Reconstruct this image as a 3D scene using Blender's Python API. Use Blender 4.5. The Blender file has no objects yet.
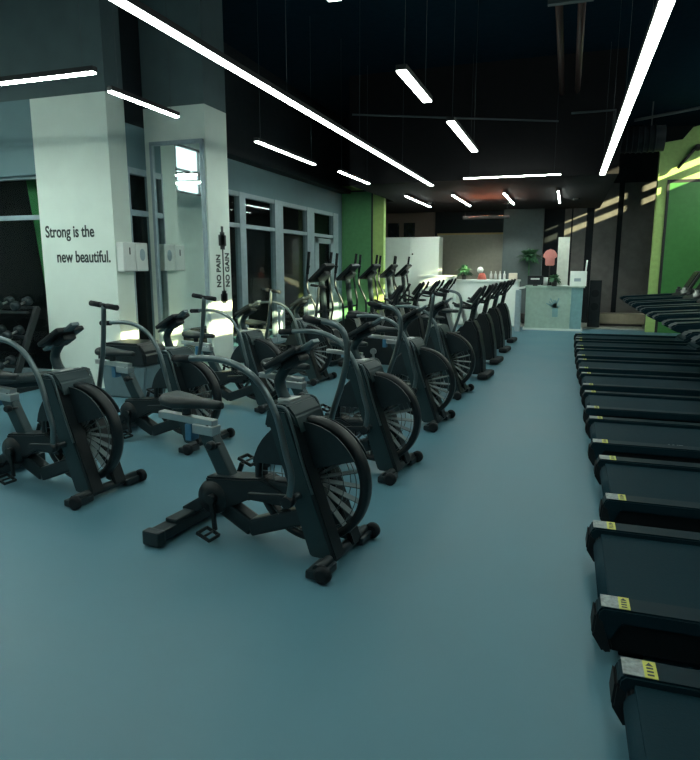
import bpy, bmesh, math, random
from mathutils import Vector, Matrix
random.seed(4)
S = bpy.context.scene
C = S.collection
PI = math.pi

# ------------------------------------------------------------------ materials
def mat(name, col, rough=0.5, metal=0.0, noise=0.08, scale=12.0, bump=0.0, spec=0.5):
    m = bpy.data.materials.new(name); m.use_nodes = True
    nt = m.node_tree; b = nt.nodes['Principled BSDF']
    b.inputs['Metallic'].default_value = metal
    b.inputs['Specular IOR Level'].default_value = spec
    tc = nt.nodes.new('ShaderNodeTexCoord')
    n = nt.nodes.new('ShaderNodeTexNoise'); n.inputs['Scale'].default_value = scale
    n.inputs['Detail'].default_value = 4
    nt.links.new(tc.outputs['Object'], n.inputs['Vector'])
    r = nt.nodes.new('ShaderNodeValToRGB')
    r.color_ramp.elements[0].position = .3; r.color_ramp.elements[1].position = .7
    lo = [max(0, c*(1-noise)) for c in col]; hi = [min(1, c*(1+noise)) for c in col]
    r.color_ramp.elements[0].color = (*lo, 1); r.color_ramp.elements[1].color = (*hi, 1)
    nt.links.new(n.outputs['Fac'], r.inputs['Fac'])
    nt.links.new(r.outputs['Color'], b.inputs['Base Color'])
    mr = nt.nodes.new('ShaderNodeMapRange')
    mr.inputs['To Min'].default_value = max(0.02, rough*.85); mr.inputs['To Max'].default_value = min(1, rough*1.15)
    nt.links.new(n.outputs['Fac'], mr.inputs['Value']); nt.links.new(mr.outputs['Result'], b.inputs['Roughness'])
    if bump:
        bp = nt.nodes.new('ShaderNodeBump'); bp.inputs['Strength'].default_value = bump
        bp.inputs['Distance'].default_value = .01
        nt.links.new(n.outputs['Fac'], bp.inputs['Height']); nt.links.new(bp.outputs['Normal'], b.inputs['Normal'])
    return m
def emit(name, col, st):
    m = bpy.data.materials.new(name); m.use_nodes = True
    b = m.node_tree.nodes['Principled BSDF']
    b.inputs['Base Color'].default_value = (.8, .8, .8, 1)
    b.inputs['Emission Color'].default_value = (*col, 1); b.inputs['Emission Strength'].default_value = st
    return m
def glass(name, tint, refl=.22):
    m = bpy.data.materials.new(name); m.use_nodes = True
    nt = m.node_tree; nt.nodes.clear()
    o = nt.nodes.new('ShaderNodeOutputMaterial'); mx = nt.nodes.new('ShaderNodeMixShader')
    t = nt.nodes.new('ShaderNodeBsdfTransparent'); t.inputs[0].default_value = (*tint, 1)
    g = nt.nodes.new('ShaderNodeBsdfGlossy')
    lw = nt.nodes.new('ShaderNodeLayerWeight'); lw.inputs['Blend'].default_value = .5
    pw = nt.nodes.new('ShaderNodeMath'); pw.operation = 'POWER'; pw.inputs[1].default_value = 4
    nt.links.new(lw.outputs['Facing'], pw.inputs[0])
    f = nt.nodes.new('ShaderNodeMapRange'); f.inputs['To Min'].default_value = .04; f.inputs['To Max'].default_value = .9
    nt.links.new(pw.outputs[0], f.inputs['Value']); g.inputs['Roughness'].default_value = .03
    g.inputs['Color'].default_value = (refl, refl, refl, 1)
    nt.links.new(f.outputs[0], mx.inputs[0]); nt.links.new(t.outputs[0], mx.inputs[1])
    nt.links.new(g.outputs[0], mx.inputs[2]); nt.links.new(mx.outputs[0], o.inputs[0])
    return m

M = dict(
 floor=mat('floor_rubber', (.083, .200, .258), .45, noise=.05, scale=1.3, bump=.0, spec=.4),
 backfloor=mat('pale_tile', (.40, .42, .38), .45),
 ceil=mat('black_ceiling', (.010, .026, .040), .95, spec=.0),
 lowceil=mat('charcoal_soffit', (.02, .019, .021), .8, spec=.1),
 white=mat('white_plaster', (.74, .84, .78), .75, noise=.03, scale=3),
 greywall=mat('blue_grey_plaster', (.15, .25, .28), .8, noise=.04, scale=3),
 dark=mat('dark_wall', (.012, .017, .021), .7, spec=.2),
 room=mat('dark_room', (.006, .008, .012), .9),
 panel=mat('charcoal_panel', (.115, .115, .11), .45, noise=.15, scale=6),
 slate=mat('slate_panel', (.09, .125, .13), .6),
 upper=mat('shaded_plaster', (.085, .13, .14), .8, noise=.1, scale=3),  # light cut-off above the strip lights, put into the wall colour
 brown=mat('brown_wall', (.12, .09, .075), .7),
 alu=mat('blue_grey_aluminium', (.33, .43, .48), .45, metal=.2),
 lime=mat('lime_paint', (.42, .62, .20), .55),
 green=mat('green_paint', (.12, .34, .14), .5),
 dgreen=mat('deep_green_paint', (.06, .24, .06), .45),
 black=mat('black_plastic', (.007, .012, .015), .42, noise=.2, spec=.35),
 rubber=mat('black_rubber', (.005, .009, .012), .7, spec=.3),
 bike=mat('charcoal_powder_coat', (.012, .022, .027), .38, metal=.1, noise=.12, scale=30, spec=.4),
 bikegrey=mat('dark_teal_grey_steel', (.022, .045, .052), .42, metal=.3, spec=.4),
 steel=mat('brushed_steel', (.50, .52, .52), .32, metal=.9),
 armst=mat('satin_grey_steel', (.13, .17, .18), .30, metal=.75),
 padding=mat('black_vinyl', (.010, .018, .021), .45, bump=.15, scale=60),
 screen=mat('dark_screen', (.01, .014, .018), .15),
 blade=mat('fan_blade_grey', (.17, .22, .23), .45),
 blue=mat('blue_plastic', (.04, .15, .26), .4),
 belt=mat('treadmill_belt', (.005, .026, .038), .75, bump=.1, scale=120, spec=.12),
 rail=mat('treadmill_rail', (.006, .022, .031), .55, spec=.10),
 deckside=mat('treadmill_side', (.004, .006, .008), .6, spec=.2),
 sgrey=mat('sticker_grey', (.24, .28, .29), .5, noise=.35, scale=60),
 syel=mat('sticker_yellow', (.55, .56, .09), .5),
 ink=mat('black_ink', (.03, .045, .045), .6),
 beltink=mat('belt_print', (.20, .24, .25), .6),
 strip=emit('strip_diffuser', (.86, 1.0, .90), 9.0),
 strip2=emit('bright_strip_diffuser', (.86, 1.0, .90), 29.0),
 house=mat('lamp_housing', (.02, .02, .022), .6),
 mirror=mat('mirror_silver', (.86, .93, .90), .03, metal=1.0, noise=0),
 plast=mat('white_plastic', (.70, .74, .72), .4, noise=.02),
 bingrey=mat('bin_blue_grey', (.10, .16, .185), .45),
 lacq=mat('white_lacquer', (.72, .80, .76), .45, noise=.02),
 beige=mat('beige_laminate', (.33, .30, .22), .6),
 frost=mat('frosted_green_glass', (.36, .50, .43), .35),
 frost2=mat('teal_frosted_glass', (.20, .38, .40), .3),
 pink=mat('pink_cotton', (.50, .20, .18), .9),
 leaf=mat('leaf_green', (.03, .11, .05), .6, noise=.4, scale=20),
 pot=mat('dark_pot', (.05, .05, .05), .5),
 terracotta=mat('red_plastic', (.5, .12, .09), .5),
 pipe=mat('red_brown_pipe', (.08, .035, .03), .5, metal=.2),
 conduit=mat('grey_conduit', (.09, .11, .12), .5, metal=.4),
 glass=glass('window_glass', (.9, .95, .95)),
 grass=mat('dark_ivy', (.03, .05, .03), .8, noise=.5),
 grnrefl=mat('green_reflection', (.03, .20, .05), .7),
)

# ------------------------------------------------------------------ mesh helpers
class MB:
    def __init__(s): s.bm = bmesh.new()
    def _merge(s, b2, mtx=None):
        if mtx is not None: bmesh.ops.transform(b2, matrix=mtx, verts=b2.verts)
        me = bpy.data.meshes.new('tmp'); b2.to_mesh(me); b2.free()
        s.bm.from_mesh(me); bpy.data.meshes.remove(me)
    def box(s, a, b, bev=0, seg=2, mtx=None):
        b2 = bmesh.new(); bmesh.ops.create_cube(b2, size=1)
        a, b = Vector(a), Vector(b)
        for v in b2.verts:
            v.co = Vector([(a[i]+b[i])/2+v.co[i]*abs(b[i]-a[i]) for i in range(3)])
        if bev: bmesh.ops.bevel(b2, geom=b2.edges[:], offset=bev, segments=seg, affect='EDGES', profile=.6)
        s._merge(b2, mtx); return s
    def beam(s, p, q, w, h, bev=.01, side=Vector((0, 1, 0))):
        """box from p to q; w along side, h across"""
        p, q = Vector(p), Vector(q); d = q-p; L = d.length; x = d.normalized()
        y = (side - x*side.dot(x)).normalized(); z = x.cross(y)
        R = Matrix((x, y, z)).transposed().to_4x4(); R.translation = (p+q)/2
        return s.box((-L/2, -w/2, -h/2), (L/2, w/2, h/2), bev, mtx=R)
    def prism(s, pts, y0, y1, bev=0, plane='xz'):
        b2 = bmesh.new()
        if plane == 'xz': f = [b2.verts.new((p[0], y0, p[1])) for p in pts]; dv = (0, y1-y0, 0)
        else: f = [b2.verts.new((p[0], p[1], y0)) for p in pts]; dv = (0, 0, y1-y0)
        fa = b2.faces.new(f)
        r = bmesh.ops.extrude_face_region(b2, geom=[fa])
        bmesh.ops.translate(b2, vec=dv, verts=[g for g in r['geom'] if isinstance(g, bmesh.types.BMVert)])
        bmesh.ops.recalc_face_normals(b2, faces=b2.faces[:])
        if bev: bmesh.ops.bevel(b2, geom=b2.edges[:], offset=bev, segments=2, affect='EDGES')
        s._merge(b2); return s
    def tube(s, pts, r, n=10, smooth=0, cap=True, sx=1.0):
        pts = [Vector(p) for p in pts]
        rs = r if isinstance(r, (list, tuple)) else [r]*len(pts)
        if smooth:
            np_, nr = [], []
            for i in range(len(pts)-1):
                p0 = pts[max(i-1, 0)]; p1 = pts[i]; p2 = pts[i+1]; p3 = pts[min(i+2, len(pts)-1)]
                for k in range(smooth):
                    t = k/smooth
                    np_.append(.5*((2*p1)+(-p0+p2)*t+(2*p0-5*p1+4*p2-p3)*t*t+(-p0+3*p1-3*p2+p3)*t**3))
                    nr.append(rs[i]*(1-t)+rs[i+1]*t)
            np_.append(pts[-1]); nr.append(rs[-1]); pts, rs = np_, nr
        b2 = bmesh.new(); rings = []; up = None
        for i, p in enumerate(pts):
            a = pts[max(i-1, 0)]; b = pts[min(i+1, len(pts)-1)]; d = (b-a).normalized()
            if up is None:
                up = Vector((0, 1, 0)) if abs(d.y) < .9 else Vector((0, 0, 1))
            x = (up - d*up.dot(d)).normalized(); y = d.cross(x); up = x
            rings.append([b2.verts.new(p+(x*math.cos(2*PI*k/n)*sx+y*math.sin(2*PI*k/n))*rs[i]) for k in range(n)])
        for i in range(len(rings)-1):
            for k in range(n):
                f = b2.faces.new((rings[i][k], rings[i][(k+1) % n], rings[i+1][(k+1) % n], rings[i+1][k])); f.smooth = True
        if cap: b2.faces.new(rings[0][::-1]); b2.faces.new(rings[-1])
        bmesh.ops.recalc_face_normals(b2, faces=b2.faces[:])
        s._merge(b2); return s
    def lathe(s, prof, axis='z', o=(0, 0, 0), n=24, closed=False):
        """prof: list of (r, h)"""
        b2 = bmesh.new(); rings = []
        o = Vector(o)
        for r, h in prof:
            ring = []
            for k in range(n):
                c, q = math.cos(2*PI*k/n)*r, math.sin(2*PI*k/n)*r
                v = (c, q, h) if axis == 'z' else ((c, h, q) if axis == 'y' else (h, c, q))
                ring.append(b2.verts.new(o+Vector(v)))
            rings.append(ring)
        m = len(rings); rng = range(m) if closed else range(m-1)
        for i in rng:
            for k in range(n):
                f = b2.faces.new((rings[i][k], rings[i][(k+1) % n], rings[(i+1) % m][(k+1) % n], rings[(i+1) % m][k])); f.smooth = True
        if not closed:
            b2.faces.new(rings[0][::-1]); b2.faces.new(rings[-1])
        bmesh.ops.recalc_face_normals(b2, faces=b2.faces[:])
        s._merge(b2); return s
    def ball(s, o, r, sc=(1, 1, 1), u=16, v=10):
        b2 = bmesh.new(); bmesh.ops.create_uvsphere(b2, u_segments=u, v_segments=v, radius=r)
        for w in b2.verts: w.co = Vector([w.co[i]*sc[i]+o[i] for i in range(3)])
        for f in b2.faces: f.smooth = True
        s._merge(b2); return s
    def build(s, name, m, parent=None):
        me = bpy.data.meshes.new(name); s.bm.to_mesh(me); s.bm.free()
        me.materials.append(m)
        o = bpy.data.objects.new(name, me); C.objects.link(o)
        if parent: o.parent = parent
        return o
def tag(o, label, cat, group=None, kind=None):
    if label: o['label'] = label
    if cat: o['category'] = cat
    if group: o['group'] = group
    if kind: o['kind'] = kind
    return o
def thing(name, label, cat, loc=(0, 0, 0), rz=0, group=None, kind=None):
    o = bpy.data.objects.new(name, None); C.objects.link(o)
    o.location = loc; o.rotation_euler = (0, 0, rz); o.empty_display_size = .1
    return tag(o, label, cat, group, kind)
def struct(o, label=None):
    o['kind'] = 'structure'
    if label: o['label'] = label
    return o
def copy_tree(o, parent=None):
    c = o.copy(); C.objects.link(c); c.parent = parent
    for ch in list(o.children): copy_tree(ch, c)
    return c
def text_mesh(name, body, size, m, mtx, parent=None, sx=1.0, extrude=.002, off=.012):
    cu = bpy.data.curves.new('txt', 'FONT'); cu.body = body; cu.size = size; cu.extrude = extrude; cu.offset = size*off
    ob = bpy.data.objects.new('txt', cu); C.objects.link(ob)
    bpy.context.view_layer.update()
    me = bpy.data.meshes.new_from_object(ob.evaluated_get(bpy.context.evaluated_depsgraph_get()))
    bpy.data.objects.remove(ob); bpy.data.curves.remove(cu)
    for v in me.vertices: v.co.x *= sx
    me.transform(mtx); me.materials.clear(); me.materials.append(m)
    me.name = name
    o = bpy.data.objects.new(name, me); C.objects.link(o)
    if parent: o.parent = parent
    return o

# ------------------------------------------------------------------ camera (1.65 m eye height)
f = 630.0; p = math.atan(114/f)
vy = Vector((218, 114, -f)).normalized(); up = Vector((0, math.cos(p), math.sin(p))); vx = vy.cross(up)
R = Matrix((vx, vy, up))            # world = R @ cam
cam_d = bpy.data.cameras.new('camera'); cam = bpy.data.objects.new('camera', cam_d); C.objects.link(cam)
mw = R.to_4x4(); mw.translation = (0, 0, 1.65); cam.matrix_world = mw
cam_d.sensor_fit = 'HORIZONTAL'; cam_d.sensor_width = 36; cam_d.lens = 36*f/700; cam_d.clip_start = .05; cam_d.clip_end = 200
S.camera = cam

# ------------------------------------------------------------------ room shell
ZC = 5.3; XF = -5.6; XR = 4.8; YE = 19.5; YT = 6.95; YB = -3.0; XL = -9.5
o = MB().box((XL, YB, -.1), (XR, 17.9, 0)).build('floor', M['floor']); struct(o, 'teal grey rubber gym floor')
o = MB().box((-7.4, 17.9, -.1), (XR, YE+.2, 0.03)).build('floor', M['backfloor']); struct(o, 'pale floor of the reception area')
o = MB().box((XL-.2, YB-.2, ZC), (XR+.2, YE+.4, ZC+.15)).build('ceiling', M['ceil']); struct(o, 'black open ceiling high above the gym')
o = MB().box((-4.25, 12.6, 3.25), (.75, 16.0, 3.4)).box((-7.4, 16.0, 3.25), (.75, YE, 3.4)).box((-4.25, 12.45, 3.25), (.75, 12.6, ZC)).box((-4.25, 12.6, 3.4), (-4.15, 16.0, ZC)).build('ceiling', M['lowceil']); struct(o, 'lower charcoal ceiling over the rear area')
# right wall with two long high slits (sun comes in through them)
w = MB(); zs = [(4.49, 4.69), (4.83, 5.03)]; ys0, ys1 = 3.5, 18.9
w.box((XR, YB, 0), (XR+.12, YE, zs[0][0])).box((XR, YB, zs[1][1]), (XR+.12, YE, ZC))
w.box((XR, YB, zs[0][0]), (XR+.12, ys0, zs[1][1])).box((XR, ys1, zs[0][0]), (XR+.12, YE, zs[1][1]))
w.box((XR, ys0, zs[0][1]), (XR+.12, ys1, zs[1][0]))
for yy in (5.9, 8.6, 11.3, 14.0, 18.32): w.box((XR, yy, zs[0][0]), (XR+.12, yy+.1, zs[1][1]))
struct(w.build('wall_right', M['dark']), 'dark right wall with two long high window slits')
struct(MB().box((XL-.12, YB-.12, 0), (XR+.12, YB, ZC)).build('wall_back', M['greywall']), 'wall behind the camera')
# far left wall with bright high windows seen in the mirror
w = MB(); w.box((XL-.12, YB, 0), (XL, YT+.2, 3.5)).box((XL-.12, YB, 4.7), (XL, YT+.2, ZC))
w.box((XL-.12, YB, 3.5), (XL, -1.2, 4.7)).box((XL-.12, 2.2, 3.5), (XL, YT+.2, 4.7))
struct(w.build('wall_left', M['white']), 'left wall with high daylight windows')
wf = MB()
for a, b in (((XL-.08, -1.2, 3.5), (XL-.03, 2.2, 3.56)), ((XL-.08, -1.2, 4.64), (XL-.03, 2.2, 4.7)), ((XL-.08, -1.2, 4.05), (XL-.03, 2.2, 4.11))): wf.box(a, b)
for yy in (-1.2, -.1, 1.0, 2.14): wf.box((XL-.09, yy, 3.5), (XL-.02, yy+.06, 4.7))
wn = thing('window_1', 'high daylight window in the left wall', None, (0, 0, 0), kind='structure')
wf.build('window_frame', M['house'], wn); MB().box((XL-.06, -1.2, 3.5), (XL-.05, 2.2, 4.7)).build('glass_pane', M['glass'], wn)
# wall facing the camera with the slogan; window opening X -9.2..-6.53 , z .1..2.83
WX0, WX1, WZ = -9.2, -6.80, 2.85
struct(MB().box((XL, YT, 0), (WX0, YT+.35, 3.8)).box((WX0, YT, WZ), (WX1, YT+.35, 3.8)).box((WX0, YT, 0), (WX1, YT+.35, .12)).build('wall_front_window', M['greywall']), 'blue grey wall around the large dark window')
struct(MB().box((XL, YT, 3.8), (XF, YT+.35, ZC)).build('wall_front_upper', M['upper']), 'top of the front wall, coloured dark as shade above the strip lights')
w = MB(); w.box((WX1, YT, 0), (XF, YT+.35, 3.8))
struct(w.build('wall_front', M['white']), 'white wall with black slogan beside the large dark window')
wn = thing('window_2', 'large dark window left of the slogan wall', None, kind='structure')
wf = MB(); wf.box((WX0, YT+.1, 2.28), (WX1, YT+.2, 2.34)).box((WX0, YT+.1, WZ-.03), (WX1, YT+.2, WZ)).box((WX0, YT+.1, .12), (WX1, YT+.2, .18)).box((WX1-.03, YT+.1, .12), (WX1, YT+.2, WZ)).box((WX0, YT+.1, .12), (WX0+.05, YT+.2, WZ))
wf.build('window_frame', M['alu'], wn); MB().box((WX0, YT+.14, .15), (WX1, YT+.15, WZ)).build('glass_pane', M['glass'], wn)
# dark rooms behind the glazing
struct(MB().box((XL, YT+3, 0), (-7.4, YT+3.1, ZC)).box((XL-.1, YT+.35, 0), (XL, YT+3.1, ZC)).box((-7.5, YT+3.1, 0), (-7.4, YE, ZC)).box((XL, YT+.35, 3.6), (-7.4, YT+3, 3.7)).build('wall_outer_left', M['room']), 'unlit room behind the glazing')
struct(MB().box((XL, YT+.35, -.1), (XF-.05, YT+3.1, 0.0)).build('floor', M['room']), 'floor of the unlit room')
b = MB().prism([(-7.62, 3.6), (-7.45, 3.6), (-7.33, 2.9), (-7.06, .9), (-7.24, .9), (-7.48, 2.9)], YT+.5, YT+.53).build('reflection_streak', M['grnrefl'])  # green sheet standing in for a reflection in the window glass
tag(b, 'green window reflection built as a sheet behind the large dark window', 'reflection_streak')
# glazed facade X = -5.6
TR0, TR1, HD = 2.33, 2.40, 2.90
XB = XF-.15
w = MB(); w.box((XB, YT+.35, HD+.05), (XF, 15.8, 3.5)).box((XB, YT+.35, 0), (XF, 15.8, .1)).box((XF-.05, 7.72, 0), (XF, 8.3, HD+.05)).box((XB, 15.45, 0), (XF, 15.8, HD+.1))
struct(w.build('wall_facade', M['greywall']), 'blue grey wall above the glazed partition')
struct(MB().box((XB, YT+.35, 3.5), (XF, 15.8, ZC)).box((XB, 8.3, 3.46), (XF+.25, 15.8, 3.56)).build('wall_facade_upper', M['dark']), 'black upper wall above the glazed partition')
def glazing(n, y0, y1, muls, label, door=None):
    wn = thing('window_%d' % n, label, None, kind='structure'); b = MB()
    b.box((XF-.1, y0, HD-.03), (XF, y1, HD+.05)).box((XF-.1, y0, TR0), (XF, y1, TR1)).box((XF-.1, y0, .1), (XF, y1, .2))
    for (a, c) in muls: b.box((XF-.1, a, .1), (XF+.01, c, HD+.05))
    b.build('window_frame', M['alu'], wn)
    MB().box((XF-.06, y0, .15), (XF-.05, y1, HD)).build('glass_pane', M['glass'], wn)
glazing(3, YT+.35, 7.72, [(7.3, 7.32)], 'narrow dark window between slogan wall and mirror column')
glazing(4, 8.3, 15.45, [(8.3, 8.4), (9.3, 9.45), (10.33, 10.55), (11.78, 12.16), (13.45, 13.87), (15.13, 15.5)], 'long glazed partition with pale frame')
dr = thing('door_1', 'grey framed glass door in the glazed partition', None, kind='structure')
MB().box((XF-.02, 13.87, .1), (XF+.02, 14.12, 2.3)).box((XF-.02, 14.9, .1), (XF+.02, 15.13, 2.3)).box((XF-.02, 13.87, 2.18), (XF+.02, 15.13, 2.3)).box((XF-.02, 13.87, .02), (XF+.02, 15.13, .3)).build('door_leaf', M['alu'], dr)
MB().tube([(XF+.06, 14.2, .9), (XF+.06, 14.2, 1.3)], .012).tube([(XF, 14.2, .95), (XF+.06, 14.2, .95)], .008).tube([(XF, 14.2, 1.25), (XF+.06, 14.2, 1.25)], .008).build('door_handle', M['steel'], dr)
# mirror column
CX1, CY0, CY1 = -4.65, 7.7, 8.27
struct(MB().box((XF, CY0, 0), (CX1, CY1, 3.75)).build('wall_column', M['white']), 'white column that carries the tall mirror')
struct(MB().box((XF, CY0, 3.75), (CX1, CY1, ZC)).build('wall_column_upper', M['upper']), 'top of the column, coloured dark as shade above the strip lights')
mr = thing('wall_mirror', 'tall framed mirror on the front of the white column', 'mirror', (-5.08, CY0, .35))
b = MB(); mz = 2.96
b.box((-.42, -.05, 0), (-.375, 0, mz), .005).box((.365, -.05, 0), (.41, 0, mz), .005).box((-.42, -.05, mz-.05), (.41, 0, mz), .005).box((-.42, -.05, 0), (.41, 0, .05), .005)
b.build('mirror_frame', M['alu'], mr); MB().box((-.38, -.022, .04), (.37, -.002, mz-.04)).build('mirror_glass', M['mirror'], mr)
# slogan text on the front wall (flat lettering on the wall)
def xz_text(x, z, y): return Matrix.Translation((x, y, z)) @ Matrix.Rotation(PI/2, 4, 'X')
sl = thing('wall_slogan', 'black slogan lettering on the white wall left of the dispensers', 'lettering', (-6.15, YT, 1.7))
inv = Matrix.Translation((6.15, -YT, -1.7))
text_mesh('lettering_line', 'Strong is the', .215, M['ink'], inv @ xz_text(-6.72, 2.03, YT-.002), sl, sx=.73, off=.018)
text_mesh('lettering_line', 'new beautiful.', .215, M['ink'], inv @ xz_text(-6.56, 1.70, YT-.002), sl, sx=.73, off=.018)
# motto with dumbbell motif on the column's right face (X = CX1)
mo = thing('column_motto', 'black vertical motto with barbell motif on the column side', 'lettering', (CX1, 8.0, 1.3))
def yz_text(y, z, ang): # text on plane X=CX1 facing +X, local x -> rotated
    return Matrix.Rotation(PI/2, 4, 'Z') @ Matrix.Rotation(PI/2, 4, 'X') @ Matrix.Rotation(ang, 4, 'Z')
inv = Matrix.Translation((.002, 0, 0))
text_mesh('lettering_line', 'NO PAIN', .15, M['ink'], Matrix.Translation((.002, -.03, .05)) @ yz_text(0, 0, PI/2), mo, sx=.75, off=.035)
text_mesh('lettering_line', 'NO GAIN', .15, M['ink'], Matrix.Translation((.002, .215, .05)) @ yz_text(0, 0, PI/2), mo, sx=.75, off=.035)
b = MB(); b.box((0, .035, -.1), (.004, .065, .82))
for z, h in ((.70, .09), (.73, .06), (-.14, .08), (-.10, .06)): pass
b.prism([(0, 0), (0, 0.004), (.004, .004), (.004, 0)], 0, .001)
for (a, z0, z1) in ((.06, .58, .82), (.10, .63, .78), (.03, .82, .90), (.06, -.18, .0), (.09, -.15, -.04)): b.box((0, .05-a, z0), (.004, .05+a, z1))
b.build('barbell_motif', M['ink'], mo)
# dispensers beside slogan wall
for i, (y0, kx) in enumerate(((6.97, 0), (7.235, 1))):
    t = thing('soap_dispenser' if i == 0 else 'towel_dispenser', ('white dispenser with small dark mark, nearer to the slogan', 'white dispenser with oval window, nearer to the mirror')[i], 'dispenser', (XF, y0, 1.58))
    MB().box((0, 0, 0), (.11, .25, .38), .015).build('dispenser_body', M['plast'], t)
    if i == 0: MB().box((.11, .12, .22), (.114, .14, .31)).build('mark', M['ink'], t)
    else: MB().ball((.108, .13, .22), .07, (.12, .9, 1.2)).build('oval_window', M['alu'], t)
# green walls
w = MB().box((XF-.15, 15.8, 0), (-4.48, 16.0, 3.66)); struct(w.build('wall_green_left', M['lime']), 'lime wall end left of the rear area')
t = MB().box((-5.585, 15.77, 0), (-4.80, 15.80, 3.50)).build('trim_1', M['green']); struct(t, 'green inset panel in left lime wall')
b = MB().box((-4.80, 15.77, 0), (-4.765, 15.80, 3.54)).box((-5.585, 15.77, 3.50), (-4.80, 15.80, 3.54)).build('trim_2', M['house']); struct(b, 'black edging of the left green panel')
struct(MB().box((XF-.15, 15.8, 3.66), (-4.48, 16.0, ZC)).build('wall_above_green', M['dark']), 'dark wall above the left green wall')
pts = [(1.95, 0), (1.95, 4.56), (2.42, 4.62), (2.62, 4.88), (2.95, 4.96), (XR, 5.0), (XR, 0)]
w = MB().prism(pts, 17.5, 17.7); struct(w.build('wall_green_right', M['lime']), 'lime wall with stepped top behind the treadmills')
struct(MB().box((2.22, 17.46, 0), (XR, 17.5, 3.62)).build('trim_3', M['dgreen']), 'dark green panel set in right lime wall')
struct(MB().box((2.16, 17.46, 0), (2.22, 17.5, 3.70)).box((2.22, 17.46, 3.62), (XR, 17.5, 3.70)).build('trim_4', M['house']), 'black edging of the right green panel')
# end wall
struct(MB().box((-7.4, YE, 0), (XR, YE+.15, ZC)).build('wall_end', M['dark']), 'dark end wall')
for a, c in ((-.16, .02), (.06, .42), (.62, 1.22), (1.36, 3.2)):
    struct(MB().box((a, YE-.06, .03), (c, YE, 3.9), .004).build('trim_5', M['panel']), 'tall charcoal wall panel at the far right end')
struct(MB().box((-1.83, YE-.35, .03), (-.72, YE, 3.25)).build('wall_pilaster', M['slate']), 'slate grey wall block behind the reception')
struct(MB().box((-7.2, YE-.1, .03), (-3.9, YE, 3.25)).build('trim_6', M['brown']), 'brown panelling at far left of the end wall')
t = MB().box((-5.35, YE-.13, 2.35), (-5.0, YE-.1, 2.95), .003).box((-4.85, YE-.13, 2.35), (-4.5, YE-.1, 2.95), .003).build('window_5', M['screen']); struct(t, 'two small dark windows in brown panelling')
gb = thing('glass_board', 'wide grey brown glass panel on the end wall behind the counter', 'glass panel', (-2.82, YE-.05, 1.25))
MB().box((-.98, 0, 0), (.98, .045, 1.32), .004).build('panel_face', mat('taupe_panel', (.24, .24, .20), .5), gb)
MB().box((-1.0, -.02, 1.32), (1.0, .045, 1.37)).build('top_rail', mat('amber_rail', (.32, .24, .10), .5), gb)

# ------------------------------------------------------------------ strip lights
def strip(x0, y0, x1, y1, label, z=3.2, wdt=.07, cz=ZC, cable=True, group=None, dm='strip'):
    cx, cy = (x0+x1)/2, (y0+y1)/2; L = math.hypot(x1-x0, y1-y0); a = math.atan2(y1-y0, x1-x0)
    t = thing('strip_light', label, 'lamp', (cx, cy, z), a, group)
    MB().box((-L/2, -wdt/2-.006, .012), (L/2, wdt/2+.006, .055), .003).build('lamp_housing', M['house'], t)
    MB().box((-L/2+.01, -wdt/2, 0), (L/2-.01, wdt/2, .012)).build('diffuser', M[dm], t)
    if cable:
        n = 2 if L < 4 else int(L/2)+1
        for k in range(n):
            xx = -L/2+.12+(L-.24)*k/(n-1)
            MB().tube([(xx, 0, .055), (xx, 0, cz-z)], .002, 6).build('suspension_cable', M['conduit'], t)
    return t
strip(-2.63, -1.0, -2.63, 12.72, 'very long strip light above the bikes, running from upper left')
strip(.47, -1.5, .47, 12.16, 'very long strip light above the treadmill edge, upper right', wdt=.085)
strip(-1.4, 1.9, -1.4, 3.85, 'short strip light cut by the top edge of the picture', wdt=.08)
strip(-1.37, 5.3, -1.37, 6.35, 'short pendant strip light nearest the top centre', wdt=.08)
strip(-1.31, 7.25, -1.31, 9.2, 'middle pendant strip light right of the top centre one', wdt=.08)
strip(-3.84, 7.58, -3.84, 9.55, 'slim strip light in front of the window wall, right of the mirror', wdt=.06)
strip(-3.72, 10.35, -3.72, 12.05, 'slim strip light just before the left green wall', wdt=.046, dm='strip2')
strip(-4.02, 5.05, -4.02, 6.12, 'short strip light left of the mirror column top', wdt=.046, dm='strip2')
strip(-8.3, 4.55, -3.75, 4.55, 'long crosswise strip light at the left edge before the slogan wall', wdt=.046, dm='strip2')
strip(-1.89, 11.9, -.2, 11.9, 'crosswise strip light below the lower ceiling edge', wdt=.046, dm='strip2')
strip(-3.5, 14.1, -3.5, 16.8, 'ceiling strip at rear, leftmost, beside the left green wall', cable=False, z=3.165, wdt=.036, dm='strip2')
strip(-2.48, 14.25, -2.48, 16.9, 'ceiling strip at rear in the reddish glow', cable=False, z=3.165, wdt=.036, dm='strip2')
strip(-1.38, 14.2, -1.38, 16.8, 'ceiling strip at rear right of the reddish glow', cable=False, z=3.165, wdt=.036, dm='strip2')
strip(-.28, 14.2, -.28, 16.8, 'ceiling strip at rear, rightmost, seen almost vertical', cable=False, z=3.165, wdt=.036, dm='strip2')
strip(-4.0, -1.5, -4.0, 2.5, 'long strip light behind the camera at left', wdt=.07)
strip(-9.1, 5.5, -6.15, 5.5, 'added crosswise strip light, unseen beyond the left frame edge, in front of the large dark window', wdt=.046, dm='strip2')  # unseen lamp added to brighten the slogan wall
strip(-6.5, -1.5, -6.5, 4.1, 'added long strip light, unseen beyond the left frame edge, nearer the slogan wall', wdt=.08)  # unseen, added as extra light on the slogan wall
strip(-5.3, -1.5, -5.3, 4.1, 'added long strip light, unseen beyond the left frame edge, nearer the camera', wdt=.08)  # unseen, second of the pair added for the slogan wall

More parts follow.
